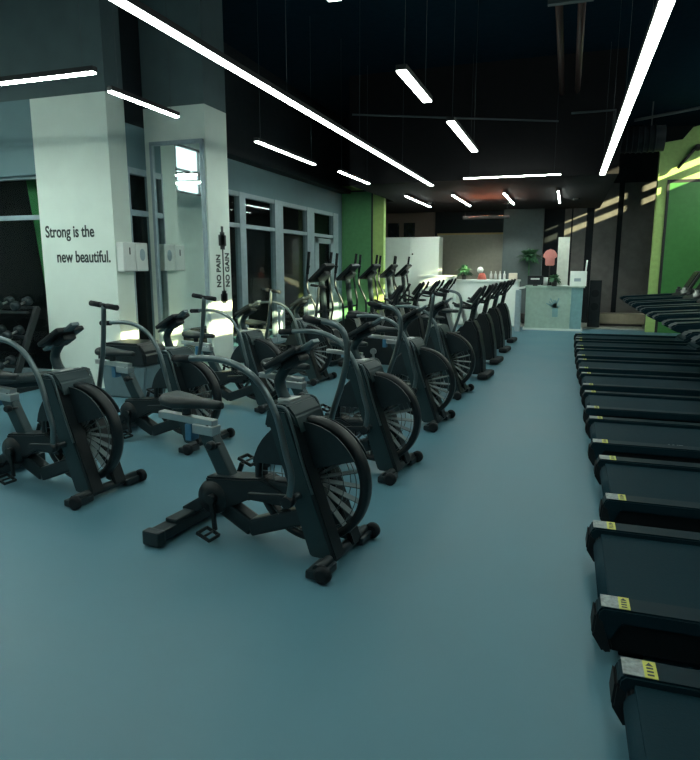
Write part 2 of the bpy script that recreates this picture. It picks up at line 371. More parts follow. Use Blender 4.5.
strip(3.4, 12.5, 3.4, 16.8, 'added strip light before the lime wall, unseen out of frame at right', z=4.3, wdt=.09, dm='strip2')  # unseen lamp added to light the upper lime wall
strip(2.9, 1.0, 2.9, 11.5, 'strip light over the treadmill fronts, out of frame at right', wdt=.05)
# ceiling services
def pipe(name, pts, r, m, label, cat='pipe', group=None):
    return tag(MB().tube(pts, r, 8).build(name, M[m], None), label, cat, group)
pipe('ceiling_pipe', [(-.27, 6.9, 4.62), (-.27, 12.3, 4.62)], .045, 'pipe', 'left red brown pipe of the pair under the ceiling')
pipe('ceiling_pipe', [(-.02, 6.9, 4.62), (-.02, 12.2, 4.62)], .045, 'pipe', 'right red brown pipe of the pair under the ceiling')
tag(MB().box((-.38, 7.9, 4.5), (.1, 7.98, 4.56), .005).tube([(-.36, 7.94, 4.53), (-.36, 7.94, ZC)], .008, 6).tube([(.08, 7.94, 4.53), (.08, 7.94, ZC)], .008, 6).build('pipe_hanger', M['conduit']), 'dark bracket holding the pair of red brown pipes', 'bracket')
pipe('conduit', [(-.1, 12.3, 4.28), (.62, 12.3, 4.28), (.62, 12.3, 3.6), (.55, 12.2, 3.3)], .02, 'conduit', 'thin grey conduit bending down near the right strip end', 'conduit')
pipe('conduit', [(.95, 12.6, 4.15), (2.3, 12.2, 4.25), (3.6, 12.0, 4.25)], .025, 'conduit', 'thin grey conduit running across above the lime wall', 'conduit')
pipe('conduit', [(-3.5, 10.4, 4.1), (-.3, 12.0, 4.1)], .015, 'conduit', 'faint conduit crossing above the middle pendant light', 'conduit')
t = thing('ceiling_spotlight', 'small pale spotlight on dark bracket above the lime wall', 'spotlight', (1.62, 9.2, 4.2))
MB().tube([(0, 0, 0), (.12, 0, -.25), (.3, 0, -.5)], .012, 6).tube([(0, 0, 0), (0, 0, ZC-4.2)], .012, 6).build('bracket', M['conduit'], t)
MB().lathe([(.02, 0), (.09, -.08), (.07, -.1)], 'z', (0, 0, .02), 16).build('lamp_head', M['plast'], t)
t = thing('air_duct', 'ribbed dark air duct under the ceiling left of the lime wall', 'duct', (1.2, 16.5, 4.2))
b = MB()
for k in range(9): b.lathe([(.28, k*.12), (.31, k*.12+.03), (.28, k*.12+.06)], 'x', (-.5, 0, .3), 20)
b.tube([(-.5, 0, .3), (.7, 0, .3)], .285, 20).build('duct_body', M['dark'], t)
MB().box((-.3, -.01, .58), (-.27, .01, ZC-4.2)).box((.4, -.01, .58), (.43, .01, ZC-4.2)).build('duct_strap', M['conduit'], t)
tag(MB().tube([(2.35, 17.40, 3.95), (2.68, 17.40, 4.38)], .035, 8).ball((2.74, 17.40, 4.40), .08).tube([(2.70, 17.40, 4.40), (2.70, 17.5, 4.40)], .03, 8).build('wall_camera', M['house']), 'black slanted camera arm on the lime wall above the green panel', 'camera')
tag(MB().lathe([(.13, 0), (.16, .04), (.13, .1)], 'y', (3.02, 17.4, 4.75), 20).build('vent_outlet', M['house']), 'round black vent on the upper lime wall', 'vent')

# ------------------------------------------------------------------ air bike
def arm_parts(root, path, v, grip_len=.15):
    P = [(u, v, z) for u, z in path]
    a = MB().tube(P, .0185, 10, smooth=6)
    a = a.build('handle_arm', M['armst'], root)
    MB().lathe([(.032, -.03), (.036, 0), (.032, .03)], 'y', (path[0][0], v, path[0][1]), 16).build('pivot_hub', M['black'], a)
    d = (Vector(P[-1])-Vector(P[-2])).normalized(); n = Vector((-d.z, 0, d.x)); e = Vector(P[-1])
    if n.z < 0: n = -n
    if abs(d.x) > .8:
        MB().tube([e-d*.11, e], .023, 10).ball(tuple(e), .024, (1, 1, 1), 10, 8).build('grip', M['rubber'], a); return a
    g = MB().tube([e-n*.13, e-n*.03], .021, 10).tube([e+n*.03, e+n*.13], .021, 10).tube([e-n*.03, e+n*.03], .017, 10)
    g.build('grip', M['rubber'], a)
    return a
def make_air_bike(far='A'):
    r = thing('air_bike', 'x', 'exercise bike')
    # feet
    b = MB().box((-1.135, -.38, .025), (-1.025, .33, .095), .015); b.box((-1.145, -.395, .01), (-1.015, -.33, .1), .012).box((-1.145, .29, .01), (-1.015, .345, .1), .012)
    b.box((-1.12, -.22, .09), (-1.03, .12, .12), .01)
    b.build('rear_foot', M['bike'], r)
    ff = MB().tube([(0, -.30, .055), (0, .30, .055)], .032, 12).box((-.06, -.33, .012), (.05, -.16, .06), .012).box((-.06, .16, .012), (.05, .33, .06), .012).build('front_foot', M['bike'], r)
    for v in (-.325, .315):
        MB().lathe([(.03, -.022), (.048, -.015), (.048, .015), (.03, .022)], 'y', (.045, v, .052), 16).build('transport_wheel', M['rubber'], r)
    # lower frame
    fr = MB().beam((-1.12, 0, .09), (-.88, 0, .24), .09, .08, .012)
    fr.beam((-.90, 0, .22), (-.60, 0, .075), .10, .105, .018).beam((-.62, 0, .075), (-.24, 0, .22), .10, .105, .018)
    fr.beam((-.9, 0, .33), (-.24, 0, .37), .12, .10, .02)
    fr.build('frame', M['bike'], r)
    hs = MB().lathe([(.03, -.095), (.10, -.085), (.112, -.06), (.112, .06), (.10, .085), (.03, .095)], 'y', (-.865, 0, .245), 28)
    hs.prism([(-.92, .37), (-.62, .40), (-.50, .42), (-.36, .36), (-.36, .27), (-.60, .27), (-.86, .14)], -.075, .075, .012)
    hs.build('crank_housing', M['black'], r)
    # cranks and pedals
    c0 = (-.84, .25)
    for v, (pu, pz) in ((-.115, (-.82, .055)), (.115, (-.77, .425))):
        cr = MB().beam((c0[0], v, c0[1]), (pu, v, pz), .02, .03, .006).lathe([(.03, -.02), (.03, .02)], 'y', (c0[0], v, c0[1]), 14).build('crank_arm', M['steel' if 0 else 'black'], r)
        s = -1 if v < 0 else 1; pv = v+s*.07
        pd = MB().tube([(pu, v, pz), (pu, v+s*.12, pz)], .008, 8)
        for a in (-.045, .045): pd.beam((pu+a, pv-.045*1, pz-a*.35), (pu+a, pv+.05, pz-a*.35), .012, .02, .003, side=Vector((1, 0, 0)))
        for a in (-.045, .05): pd.beam((pu-.05, pv+a, pz+.0175), (pu+.05, pv+a, pz-.0175), .012, .02, .003)
        pd.build('pedal', M['black'], cr)
    # seat post, slider, saddle
    MB().beam((-.775, 0, .34), (-.955, 0, .67), .075, .10, .012).build('seat_post', M['bikegrey'], r)
    MB().lathe([(.02, 0), (.028, .01), (.028, .04), (.02, .05)], 'y', (-.85, -.11, .58), 12).tube([(-.85, -.07, .58), (-.85, 0, .57)], .01, 8).build('adjust_knob', M['black'], r)
    MB().beam((-1.31, 0, .715), (-.88, 0, .695), .06, .045, .006).beam((-1.03, 0, .655), (-.87, 0, .65), .085, .06, .008).build('seat_slider', M['steel'], r)
    MB().box((-1.09, -.04, .57), (-1.04, .04, .68), .01).build('seat_lock', M['blue'], r)
    sd = bmesh.new()
    st = [(-1.25, .08, .035), (-1.22, .11, .042), (-1.13, .11, .043), (-1.04, .075, .036), (-.95, .036, .03), (-.85, .028, .027), (-.82, .016, .02)]
    rings = []
    for (u, wv, h) in st:
        zc = .812+(.012 if u < -1.2 else 0)
        rings.append([sd.verts.new((u, math.copysign(abs(math.cos(t))**.7, math.cos(t))*wv, zc+math.copysign(abs(math.sin(t))**.8, math.sin(t))*h)) for t in [2*PI*k/16 for k in range(16)]])
    for i in range(len(rings)-1):
        for k in range(16):
            fc = sd.faces.new((rings[i][k], rings[i][(k+1) % 16], rings[i+1][(k+1) % 16], rings[i+1][k])); fc.smooth = True
    sd.faces.new(rings[0]); sd.faces.new(rings[-1][::-1]); bmesh.ops.recalc_face_normals(sd, faces=sd.faces[:])
    m2 = MB(); m2._merge(sd); m2.tube([(-1.1, 0, .73), (-1.1, 0, .80)], .03, 10); m2.build('saddle', M['padding'], r)
    # fan wheel
    cu, cz, RR = -.2, .445, .365
    wh = MB().lathe([(RR-.04, -.035), (RR, -.04), (RR+.006, -.02), (RR+.006, .02), (RR, .04), (RR-.04, .035), (RR-.03, 0)], 'y', (cu, 0, cz), 48, closed=True)
    wh.lathe([(.0, -.07), (.05, -.07), (.06, -.05), (.06, .05), (.05, .07), (.0, .07)][1:5], 'y', (cu, 0, cz), 20)
    wh = wh.build('fan_rim', M['black'], r)
    bl = MB()
    for k in range(22):
        a = 2*PI*k/22; d = Vector((math.cos(a), 0, math.sin(a)))
        c = Vector((cu, 0, cz)); t_ = Vector((-d.z, 0, d.x)).normalized()
        bl.beam(c+d*.05, c+d*(RR-.03), .034, .006, 0, side=(Vector((0, 1, 0))+t_*.35).normalized())
    bl.build('fan_blades', M['blade'], wh)
    wires = MB()
    for v in (-.045, .045):
        for q in (.14, .23, .31): wires.lathe([(q-.002, v-.002), (q+.002, v-.002), (q+.002, v+.002), (q-.002, v+.002)], 'y', (cu, 0, cz), 36, closed=True)
    wires.build('wire_guard', M['armst'], wh)
    # upper guard plates
    for v in (-.085, .077):
        pts = []
        for k in range(17):
            a = math.radians(28+k*8.75); pts.append((cu+math.cos(a)*(RR-.01), cz+math.sin(a)*(RR-.01)))
        pts += [(cu-.2, cz+.08), (cu+.05, cz+.09)]
        MB().prism(pts, v, v+.008).build('fan_guard', M['bike'], r)
    # fork legs
    for v0, v1 in ((-.165, -.125), (.125, .165)):
        MB().prism([(-.385, .80), (-.36, .87), (-.27, .87), (-.235, .78), (.03, .05), (-.125, .05)], v0, v1, .01).build('fork_leg', M['bikegrey'], r)
    cp = MB().prism([(-.42, .76), (-.40, .86), (-.35, .90), (-.27, .90), (-.215, .84), (-.18, .74), (-.23, .80), (-.28, .83), (-.34, .82), (-.37, .76)], -.150, .150, .012)
    cp.build('fork_cover', M['bikegrey'], r)
    for v in (-.168, .168): MB().tube([(-.33, v, .895), (-.265, v, .885), (-.225, v, .80), (-.17, v, .62), (-.10, v, .42)], .008, 6, smooth=3).build('edge_highlight', M['armst'], r)  # pale line modelled as the highlight along the fork edge
    MB().box((-.385, -.06, .885), (-.295, .06, .912), .008).build('cover_badge', M['steel'], r)
    for a_, b_ in ((-.165, -.055), (.055, .165)): MB().prism([(-.25, .80), (-.225, .80), (.045, .06), (.01, .06)], a_, b_, .006).build('front_fairing', M['black'], r)
    # step pegs / arm pivot axle
    MB().tube([(-.19, -.29, .40), (-.19, .29, .40)], .02, 10).build('pivot_axle', M['bike'], r)
    for s in (-.2, .2): MB().beam((-.19, s, .395), (-.50, s, .36), .03, .035, .006).build('drive_link', M['black'], r)
    arm_parts(r, [(-.19, .40), (-.17, .54), (-.20, .66), (-.27, .90), (-.40, 1.07), (-.61, 1.145), (-.93, 1.13)], -.27)
    if far == 'A': arm_parts(r, [(-.19, .40), (-.24, .55), (-.21, .75), (-.14, .97), (-.105, 1.16), (-.16, 1.30), (-.38, 1.34)], .27)
    else: arm_parts(r, [(-.19, .40), (-.29, .55), (-.28, .70), (-.21, 1.02), (-.17, 1.36)], .27)
    # console
    MB().tube([(-.34, 0, .86), (-.39, 0, .94), (-.40, 0, 1.02), (-.32, 0, 1.12)], [.035, .032, .03, .03], 10, smooth=4, sx=1.2).build('console_stem', M['bikegrey'], r)
    a = math.radians(30); X = Vector((math.cos(a), 0, math.sin(a))); Z = Vector((-math.sin(a), 0, math.cos(a)))
    Rm = Matrix((X, Vector((0, 1, 0)), Z)).transposed().to_4x4(); Rm.translation = (-.33, 0, 1.15)
    cs = MB().box((-.12, -.12, -.018), (.12, .12, .018), .012, mtx=Rm).box((-.05, -.06, -.065), (.08, .06, -.012), .02, mtx=Rm).build('console', M['black'], r)
    MB().box((-.09, -.10, .02), (.07, .10, .024), mtx=Rm).build('screen', M['screen'], cs)
    MB().beam(Rm @ Vector((.11, -.03, -.01)), Rm @ Vector((.21, -.03, -.005)), .07, .025, .006).build('console_tab', M['armst'], cs)
    MB().beam(Rm @ Vector((-.12, .0, -.01)), Rm @ Vector((-.19, .0, -.015)), .06, .02, .006).build('console_lip', M['armst'], cs)
    return r
bikeA = make_air_bike('A'); bikeB = make_air_bike('B')
used = {'A': False, 'B': False}
def place_air(x, y, deg, kind, label, group):
    src = bikeA if kind == 'A' else bikeB
    if used[kind]: o = copy_tree(src)
    else: o = src; used[kind] = True
    o.location = (x, y, 0); o.rotation_euler = (0, 0, math.radians(deg)); tag(o, label, None, group)
G1 = 'air bikes of the file beside the aisle'; G2 = 'air bikes of the left file'
place_air(-1.13, 3.19, -7.4, 'A', 'grey black air bike standing alone nearest the camera', G1)
place_air(-1.20, 4.77, -6, 'A', 'black air bike directly behind the nearest one, beside the aisle', G1)
place_air(-1.20, 6.42, -6, 'B', 'black air bike third from the front beside the aisle', G1)
place_air(-1.22, 8.05, -6, 'A', 'black air bike fourth from the front beside the aisle, before the upright bikes', G1)
place_air(-3.12, 3.60, -5.2, 'B', 'black air bike at the left edge with saddle at the frame edge', G2)
place_air(-3.10, 4.95, -6, 'B', 'black air bike between the left edge bike and the nearest bike, by the bin', G2)
place_air(-3.20, 6.60, -6, 'B', 'black air bike of the left file in front of the mirror column', G2)
place_air(-3.28, 8.35, -6, 'B', 'black air bike of the left file just right of the mirror column', G2)
# ------------------------------------------------------------------ upright bikes (solid shrouds)
def make_upright():
    r = thing('upright_bike', 'x', 'exercise bike')
    MB().box((-1.12, -.27, .012), (-1.0, .27, .09), .03).build('rear_foot', M['rubber'], r)
    MB().box((-.10, -.27, .012), (.06, .27, .10), .04).build('front_foot', M['rubber'], r)
    MB().prism([(-1.08, .06), (-.04, .06), (-.05, .32), (-.13, .72), (-.22, .88), (-.32, .88), (-.42, .66), (-.60, .52), (-.86, .50), (-.98, .36)], -.13, .13, .035).build('shroud', M['black'], r)
    for v, pz, pu in ((-.17, .10, -.52), (.17, .45, -.55)):
        c = MB().beam((-.54, v, .28), (pu, v, pz), .02, .035, .005).lathe([(.05, -.03), (.05, .03)], 'y', (-.54, v*.85, .28), 16).build('crank_arm', M['steel'], r)
        MB().box((pu-.06, v-.05 if v > 0 else v-.12, pz-.015), (pu+.06, v+.12 if v > 0 else v+.05, pz+.015), .006).build('pedal', M['black'], c)
    MB().beam((-.78, 0, .45), (-.90, 0, .84), .07, .07, .01).build('seat_post', M['steel'], r)
    MB().ball((-.93, 0, .88), .13, (1.0, .9, .35)).ball((-.78, 0, .875), .08, (1.4, .5, .4)).build('saddle', M['padding'], r)
    MB().beam((-.27, 0, .82), (-.20, 0, 1.18), .10, .07, .015).build('mast', M['black'], r)
    h = MB().tube([(-.50, -.22, 1.12), (-.34, -.24, 1.06), (-.24, -.10, 1.04), (-.24, .10, 1.04), (-.34, .24, 1.06), (-.50, .22, 1.12)], .018, 8, smooth=4)
    h.tube([(-.24, -.14, 1.05), (-.12, -.18, 1.22), (-.04, -.17, 1.36)], .018, 8, smooth=4).tube([(-.24, .14, 1.05), (-.12, .18, 1.22), (-.04, .17, 1.36)], .018, 8, smooth=4)
    h = h.build('handlebar', M['black'], r)
    for s in (-1, 1): MB().tube([(-.09, s*.18, 1.25), (-.035, s*.17, 1.37)], .024, 8).build('grip', M['rubber'], h)
    cs = MB().beam((-.26, 0, 1.14), (-.10, 0, 1.34), .26, .06, .015).build('console', M['black'], r)
    MB().beam((-.265, 0, 1.185), (-.15, 0, 1.33), .18, .01, 0).build('screen', M['screen'], cs)
    return r
ub = make_upright(); first = True
UL = ['black upright bike with solid shroud, nearest of the upright bikes beside the aisle',
      'black upright bike second of the upright bikes beside the aisle',
      'black upright bike third of the upright bikes beside the aisle',
      'black upright bike farthest along the aisle, close to the reception counter']
for i, yy in enumerate((9.45, 10.98, 12.5, 14.15)):
    o = ub if first else copy_tree(ub); first = False
    o.location = (-1.05, yy, 0); o.rotation_euler = (0, 0, math.radians(-5)); tag(o, UL[i], None, 'upright bikes beside the aisle')

for i, yy in enumerate((9.9, 11.4, 12.9, 14.4)):
    o = copy_tree(ub); o.location = (-2.38, yy, 0); o.rotation_euler = (0, 0, math.radians(-3))
    tag(o, 'black upright bike in the crowded second file between the ellipticals and the aisle bikes', None, 'upright bikes of the second file')

# ------------------------------------------------------------------ ellipticals
def make_elliptical():
    r = thing('elliptical_trainer', 'x', 'elliptical')
    MB().box((-1.5, -.06, .03), (.1, .06, .11), .02).box((-1.55, -.3, .012), (-1.43, .3, .09), .02).box((.0, -.3, .012), (.12, .3, .09), .02).build('base_frame', M['bike'], r)
    MB().prism([(-.45, .08), (.10, .08), (.14, .35), (.05, .62), (-.12, .72), (-.35, .60), (-.50, .32)], -.14, .14, .03).build('drive_shroud', M['black'], r)
    for s, z in ((-1, .30), (1, .42)):
        p_ = MB().beam((-1.05, s*.17, z), (-.62, s*.17, z-.02), .15, .04, .012).tube([(-1.35, s*.17, .16), (-.75, s*.17, z-.05), (-.25, s*.19, .5 if s < 0 else .36)], .022, 8, smooth=4).build('foot_pedal', M['black'], r)
    MB().beam((-.12, 0, .66), (-.20, 0, 1.42), .10, .08, .02).build('mast', M['bike'], r)
    for s, du in ((-1, 0.0), (1, .16)):
        a = MB().tube([(-.18, s*.26, .55), (-.18+du*.4, s*.27, .95), (-.32+du, s*.27, 1.25), (-.34+du, s*.25, 1.50), (-.30+du*1.1, s*.25, 1.66)], .02, 8, smooth=5).tube([(-.18, 0, .9), (-.16, s*.27, .9)], .02, 8).build('handle_arm', M['bike'], r)
        MB().tube([(-.335+du, s*.25, 1.52), (-.30+du*1.1, s*.25, 1.88)], .026, 8).build('grip', M['rubber'], a)
    a = math.radians(42); X = Vector((math.cos(a), 0, math.sin(a))); Z = Vector((-math.sin(a), 0, math.cos(a)))
    Rm = Matrix((X, Vector((0, 1, 0)), Z)).transposed().to_4x4(); Rm.translation = (-.20, 0, 1.53)
    cs = MB().box((-.20, -.20, -.03), (.22, .20, .03), .02, mtx=Rm).box((-.1, -.1, -.12), (.1, .1, -.02), .03, mtx=Rm).build('console', M['black'], r)
    MB().box((-.12, -.14, .03), (.14, .14, .034), mtx=Rm).build('screen', M['screen'], cs)
    return r
el = make_elliptical()
EL = ['black elliptical with tall arms in front of the window wall doors',
      'black elliptical with tall arms second from the left of its row',
      'black elliptical with tall arms in front of the left green wall',
      'black elliptical with tall arms where green wall meets white lockers',
      'black elliptical with tall arms in front of the white lockers, farthest right of its row']
for i, (x, y) in enumerate(((-4.0, 9.95), (-4.0, 11.3), (-4.0, 12.7), (-3.98, 14.1), (-3.95, 15.35))):
    o = el if i == 0 else copy_tree(el)
    o.location = (x+.3, y, 0); o.rotation_euler = (0, 0, math.radians(-4)); tag(o, EL[i], None, 'ellipticals behind the bikes')

# ------------------------------------------------------------------ treadmills
def make_treadmill():
    """rear end at x=0, runs to +x; lateral -.45 .. .45"""
    r = thing('treadmill', 'x', 'treadmill')
    L = 1.95
    def raily(s):
        y0, y1 = sorted((s*.365, s*.485))
        return y0, y1
    d = MB().prism([(.06, .05), (.02, .13), (.03, .21), (L, .21), (L, .05)], -.46, .46, .01)
    d.box((.1, -.40, 0), (.2, -.32, .06), .005).box((.1, .32, 0), (.2, .40, .06), .005).box((1.7, -.4, 0), (1.85, .4, .06), .005)
    d.build('deck', M['deckside'], r)
    bt = MB().box((.05, -.365, .205), (L-.05, .365, .228), .006).tube([(.075, -.33, .165), (.075, .33, .165)], .06, 14).build('running_belt', M['belt'], r)
    for i, xx in enumerate((.42,)):
        t_ = text_mesh('belt_lettering', 'WE', .055, M['beltink'], Matrix.Translation((xx+.17, -.29, .2285)), bt, sx=1.3, extrude=.0005)
    for s in (-1, 1):
        y0, y1 = raily(s)
        rb = MB().prism([(-.01, .14), (.0, .235), (.02, .255), (L, .262), (L, .19), (.10, .19), (.05, .10)], y0, y1, .008)
        rb = rb.build('side_rail', M['rail'], r)
        MB().prism([(-.02, .13), (-.012, .225), (.03, .20), (.07, .06), (.03, .05)], y0-.004, y1+.004, .01).build('end_cap', M['rubber'], rb)
        g = MB().box((.012, y0+.008, .2565), (.082, y1-.012, .2587)).build('warning_sticker', M['sgrey'], rb); g['label'] = 'grey half of the warning sticker'
        g2 = MB().box((.082, y0+.008, .2568), (.125, y1-.012, .2588)).build('warning_sticker', M['syel'], rb); g2['label'] = 'yellow half of the warning sticker'
        mk = MB()
        for k in range(3): mk.box((.092, y0+.02+k*.02, .2588), (.114, y0+.030+k*.02, .2592))
        mk.prism([(.090, y1-.042), (.116, y1-.042), (.103, y1-.020)], .2588, .2592, plane='xy').build('sticker_print', M['ink'], rb)
    # motor hood
    MB().prism([(L-.05, .05), (L-.05, .27), (L+.08, .33), (L+.42, .30), (L+.46, .16), (L+.44, .05)], -.45, .45, .03).build('motor_hood', M['rail'], r)
    for s in (-1, 1):
        MB().beam((L+.18, s*.44, .08), (L+.02, s*.44, 1.18), .06, .12, .015).build('upright', M['bike'], r)
        y0, y1 = sorted((s*.32, s*.56))
        h = MB().prism([(.80, 1.0), (.86, 1.05), (1.3, 1.08), (L+.1, 1.13), (L+.1, 1.0), (1.35, .95), (.90, .95)], y0, y1, .018).build('hand_rail', M['rail'], r)
    MB().beam((L-.18, 0, 1.06), (L+.14, 0, 1.20), .92, .09, .03).build('dashboard', M['black'], r)
    for s in (-1, 1): MB().lathe([(.05, 0), (.055, .10), (.04, .10), (.035, .02)], 'z', (L-.08, s*.30, 1.10), 16).tube([(L-.08, s*.30, 1.12), (L-.08, s*.30, 1.25)], .03, 10).build('cup_holder', M['steel' if s < 0 else 'black'], r)
    cs = MB().beam((L+.0, 0, 1.18), (L+.20, 0, 1.55), .60, .05, .02).build('console', M['black'], r)
    MB().beam((L-.005, 0, 1.25), (L+.155, 0, 1.54), .48, .012, 0).build('screen', M['screen'], cs)
    return r
tm = make_treadmill()
TL = ['black treadmill at the bottom right corner, nearest the camera',
      'black treadmill whole belt visible just above the nearest one',
      'black treadmill third from the camera in the right row',
      'black treadmill fourth from the camera in the right row',
      'black treadmill fifth from the camera in the right row',
      'black treadmill sixth from the camera in the right row',
      'black treadmill seventh from the camera in the right row',
      'black treadmill eighth from the camera, third from the far end',
      'black treadmill second from the far end of the right row',
      'black treadmill at the far end of the right row, by the pale floor']
for i in range(10):
    o = tm if i == 0 else copy_tree(tm)
    yc = 1.80+1.30*i+(.0 if i < 2 else .04*i*.4)
    o.location = ((.25, .20, .29, .26, .25, .24, .22, .21, .21, .22)[i], yc, 0); tag(o, TL[i], None, 'treadmills in the right row')

# ------------------------------------------------------------------ left: bin, bench, dumbbell rack
t = thing('waste_bin', 'blue grey bin with black lid in front of the white column', 'bin', (-5.24, 6.72, 0))
b = bmesh.new()
MB().prism([(-.30, 0.0), (.30, 0.0), (.35, .42), (-.35, .42)], -.22, .22, .02).build('bin_body', M['bingrey'], t)
MB().prism([(-.37, .42), (.37, .42), (.36, .58), (.26, .70), (-.26, .70), (-.36, .58)], -.25, .25, .03).build('bin_lid', M['black'], t)
t = thing('weight_bench', 'black padded bench standing behind the left edge bike', 'bench', (-4.75, 4.95, 0), math.radians(12))
MB().beam((-1.3, 0, .46), (.25, 0, .60), .28, .07, .02).build('bench_pad', M['padding'], t)
MB().beam((-1.2, 0, .40), (.2, 0, .53), .06, .06, .01).build('bench_rail', M['bike'], t)
MB().beam((.16, 0, .52), (.24, 0, .03), .05, .06, .008).box((.2, -.25, 0), (.28, .25, .05), .01).beam((.0, 0, .50), (.12, 0, .25), .04, .05, .006).build('leg', M['bike'], t)
MB().beam((-1.1, 0, .40), (-1.2, 0, .03), .05, .06, .008).box((-1.25, -.25, 0), (-1.15, .25, .05), .01).build('leg', M['bike'], t)
t = thing('dumbbell_rack', 'long black three tier rack below the large dark window', 'rack', (-7.72, 6.45, 0))
b = MB()
for x in (-1.25, .95): MB().beam((x, -.25, .03), (x, .3, 1.10), .05, .08, .005, side=Vector((1, 0, 0))).box((x-.04, -.40, 0), (x+.04, .35, .06), .005).build('rack_frame', M['black'], t)
pass
tiers = [(.28, -.16), (.66, .02), (1.04, .20)]
for z, y in tiers: MB().beam((-1.25, y-.07, z), (.95, y-.07, z), .05, .035, .004).beam((-1.25, y+.11, z+.05), (.95, y+.11, z+.05), .05, .035, .004).build('shelf', M['black'], t)
db = None; n = 0
TN = ['lower', 'middle', 'top']
for ti, (z, y) in enumerate(tiers):
    for k in range(7):
        if db is None:
            db = thing('dumbbell', 'x', 'dumbbell')
            MB().tube([(0, -.07, 0), (0, .07, 0)], .016, 10).build('dumbbell_handle', M['steel'], db)
            for s in (-1, 1): MB().lathe([(.03, s*.06), (.062, s*.065), (.062, s*.14), (.03, s*.145)], 'y', (0, 0, 0), 14).build('dumbbell_head', M['bike'], db)
            o = db
        else: o = copy_tree(db)
        o.location = (-7.72-1.1+k*.31, 6.45+y+.02, z+.108)
        o.rotation_euler = (math.radians(15), 0, 0)
        tag(o, 'dark dumbbell lying on the %s tier of the black rack' % TN[ti], 'dumbbell', 'dumbbells on the %s tier of the rack' % TN[ti])

# ------------------------------------------------------------------ reception area
t = thing('locker_block', 'tall white locker block left of the reception', 'locker', (-4.2, 18.0, .03))
MB().box((-.85, -.25, 0), (.78, .3, 2.42), .01).build('locker_body', M['lacq'], t)
for k, (a, c) in enumerate(((-.84, -.04), (-.03, .77))):
    d = MB().box((a, -.27, .06), (c, -.25, 2.36), .004).build('door', M['lacq'], t)
    MB().ball((a+.06, -.285, 1.95), .025).build('knob', M['black'], d)
t = thing('side_cabinet', 'low bright white cabinet right of the lockers', 'cabinet', (-3.25, 17.45, 0))
MB().box((-.62, -.2, 0), (.35, .2, 1.36), .01).build('cabinet_body', M['lacq'], t); MB().box((-.65, -.22, 1.36), (.37, .22, 1.40), .005).build('cabinet_top', M['lacq'], t)
t = thing('long_counter', 'long white counter running behind the upright bikes', 'counter', (-2.1, 18.1, .03))
MB().box((-.95, -.25, 0), (.85, .25, 1.2), .01).build('counter_body', M['lacq'], t); MB().box((-.98, -.3, 1.2), (.88, .3, 1.25), .005).build('counter_top', M['lacq'], t)
t = thing('reception_desk', 'pale frosted green reception desk at the end of the aisle', 'desk', (-.3, 17.35, 0))
MB().box((-.70, -.15, .05), (.42, .35, 1.10), .01).build('desk_front', M['frost'], t)
MB().box((.42, -.15, .05), (.70, .35, 1.10), .01).build('desk_side', M['frost2'], t)
MB().box((-.74, -.19, 1.10), (.74, .40, 1.14), .005).build('desk_top', M['frost'], t)
MB().box((-.74, -.18, 0), (.74, .38, .05)).build('plinth', M['lacq'], t)
lf = MB(); random.seed(2)
for k in range(14):
    a = random.uniform(.3, 2.8); L = random.uniform(.1, .26); lf.beam((.05, -.153, .58), (.05+math.cos(a)*L, -.153, .58+math.sin(a)*L*1.1), .004, .03, 0)
lf.beam((.05, -.153, .35), (.05, -.153, .6), .004, .14, 0); lf.build('plant_shadow', M['frost2'], t)  # shadow of a plant behind the glass, drawn on the desk front
t = thing('access_post', 'pale blue grey post left of the reception desk', 'post', (-1.15, 16.7, 0))
MB().box((-.07, -.1, 0), (.07, .1, 1.05), .015).build('post_body', M['alu'], t); MB().beam((-.17, 0, 1.07), (.15, 0, 1.12), .22, .05, .01).build('post_head', M['plast'], t)
t = thing('monitor', 'dark monitor with white label above the pale post', 'monitor', (-.78, 17.3, 1.14))
MB().box((-.20, -.03, .04), (.20, .03, .26), .01).build('casing', M['black'], t); MB().box((-.12, -.034, .16), (.10, -.03, .20)).build('label_strip', M['plast'], t); MB().box((-.06, -.06, 0), (.06, .06, .04), .005).build('stand', M['black'], t)
def cup(x, y, z, label, h=.16, r=.05):
    t = thing('paper_cup', label, 'cup', (x, y, z)); MB().lathe([(r*.75, 0), (r, h)], 'z', (0, 0, 0), 16).build('cup_body', M['plast'], t); MB().lathe([(r*1.05, h), (r*1.05, h+.012), (r*.8, h+.02)], 'z', (0, 0, 0), 16).build('cup_lid', M['plast'], t)
cup(-.54, 17.40, 1.14, 'white cup between the monitor and the small plant', .2, .07)
def plant(x, y, z, label, n, R_, hgt, pot=.12, trunk=0, flat=1.0, seed=1):
    random.seed(seed)
    t = thing('potted_plant', label, 'plant', (x, y, z))
    MB().lathe([(pot*.7, 0), (pot, pot*1.6), (pot*.9, pot*1.6)], 'z', (0, 0, 0), 18).build('pot', M['pot'], t)
    z0 = pot*1.5+trunk
    MB().tube([(0, 0, pot), (.02, 0, z0*.6), (0, 0, z0)], .018, 8).build('stem', M['leaf'], t)
    l = bmesh.new()
    for k in range(n):
        a = random.uniform(0, 2*PI); e = random.uniform(-.3, 1.5); L = R_*random.uniform(.6, 1.1)
        d = Vector((math.cos(a)*math.cos(e), math.sin(a)*math.cos(e), math.sin(e)*hgt)); s_ = Vector((-math.sin(a), math.cos(a), 0))*L*.16
        b0 = Vector((0, 0, z0)); m_ = b0+d*L*.55+Vector((0, 0, L*.12)); tip = b0+d*L-Vector((0, 0, L*.15))
        vs = [l.verts.new(q) for q in (b0, m_-s_, tip, m_+s_)]; l.faces.new(vs)
    m2 = MB(); m2._merge(l); m2.build('foliage', M['leaf'], t)
plant(-.31, 17.24, 1.14, 'small bushy plant on the reception desk left of the white sign', 90, .24, .9, .09, 0, seed=3)
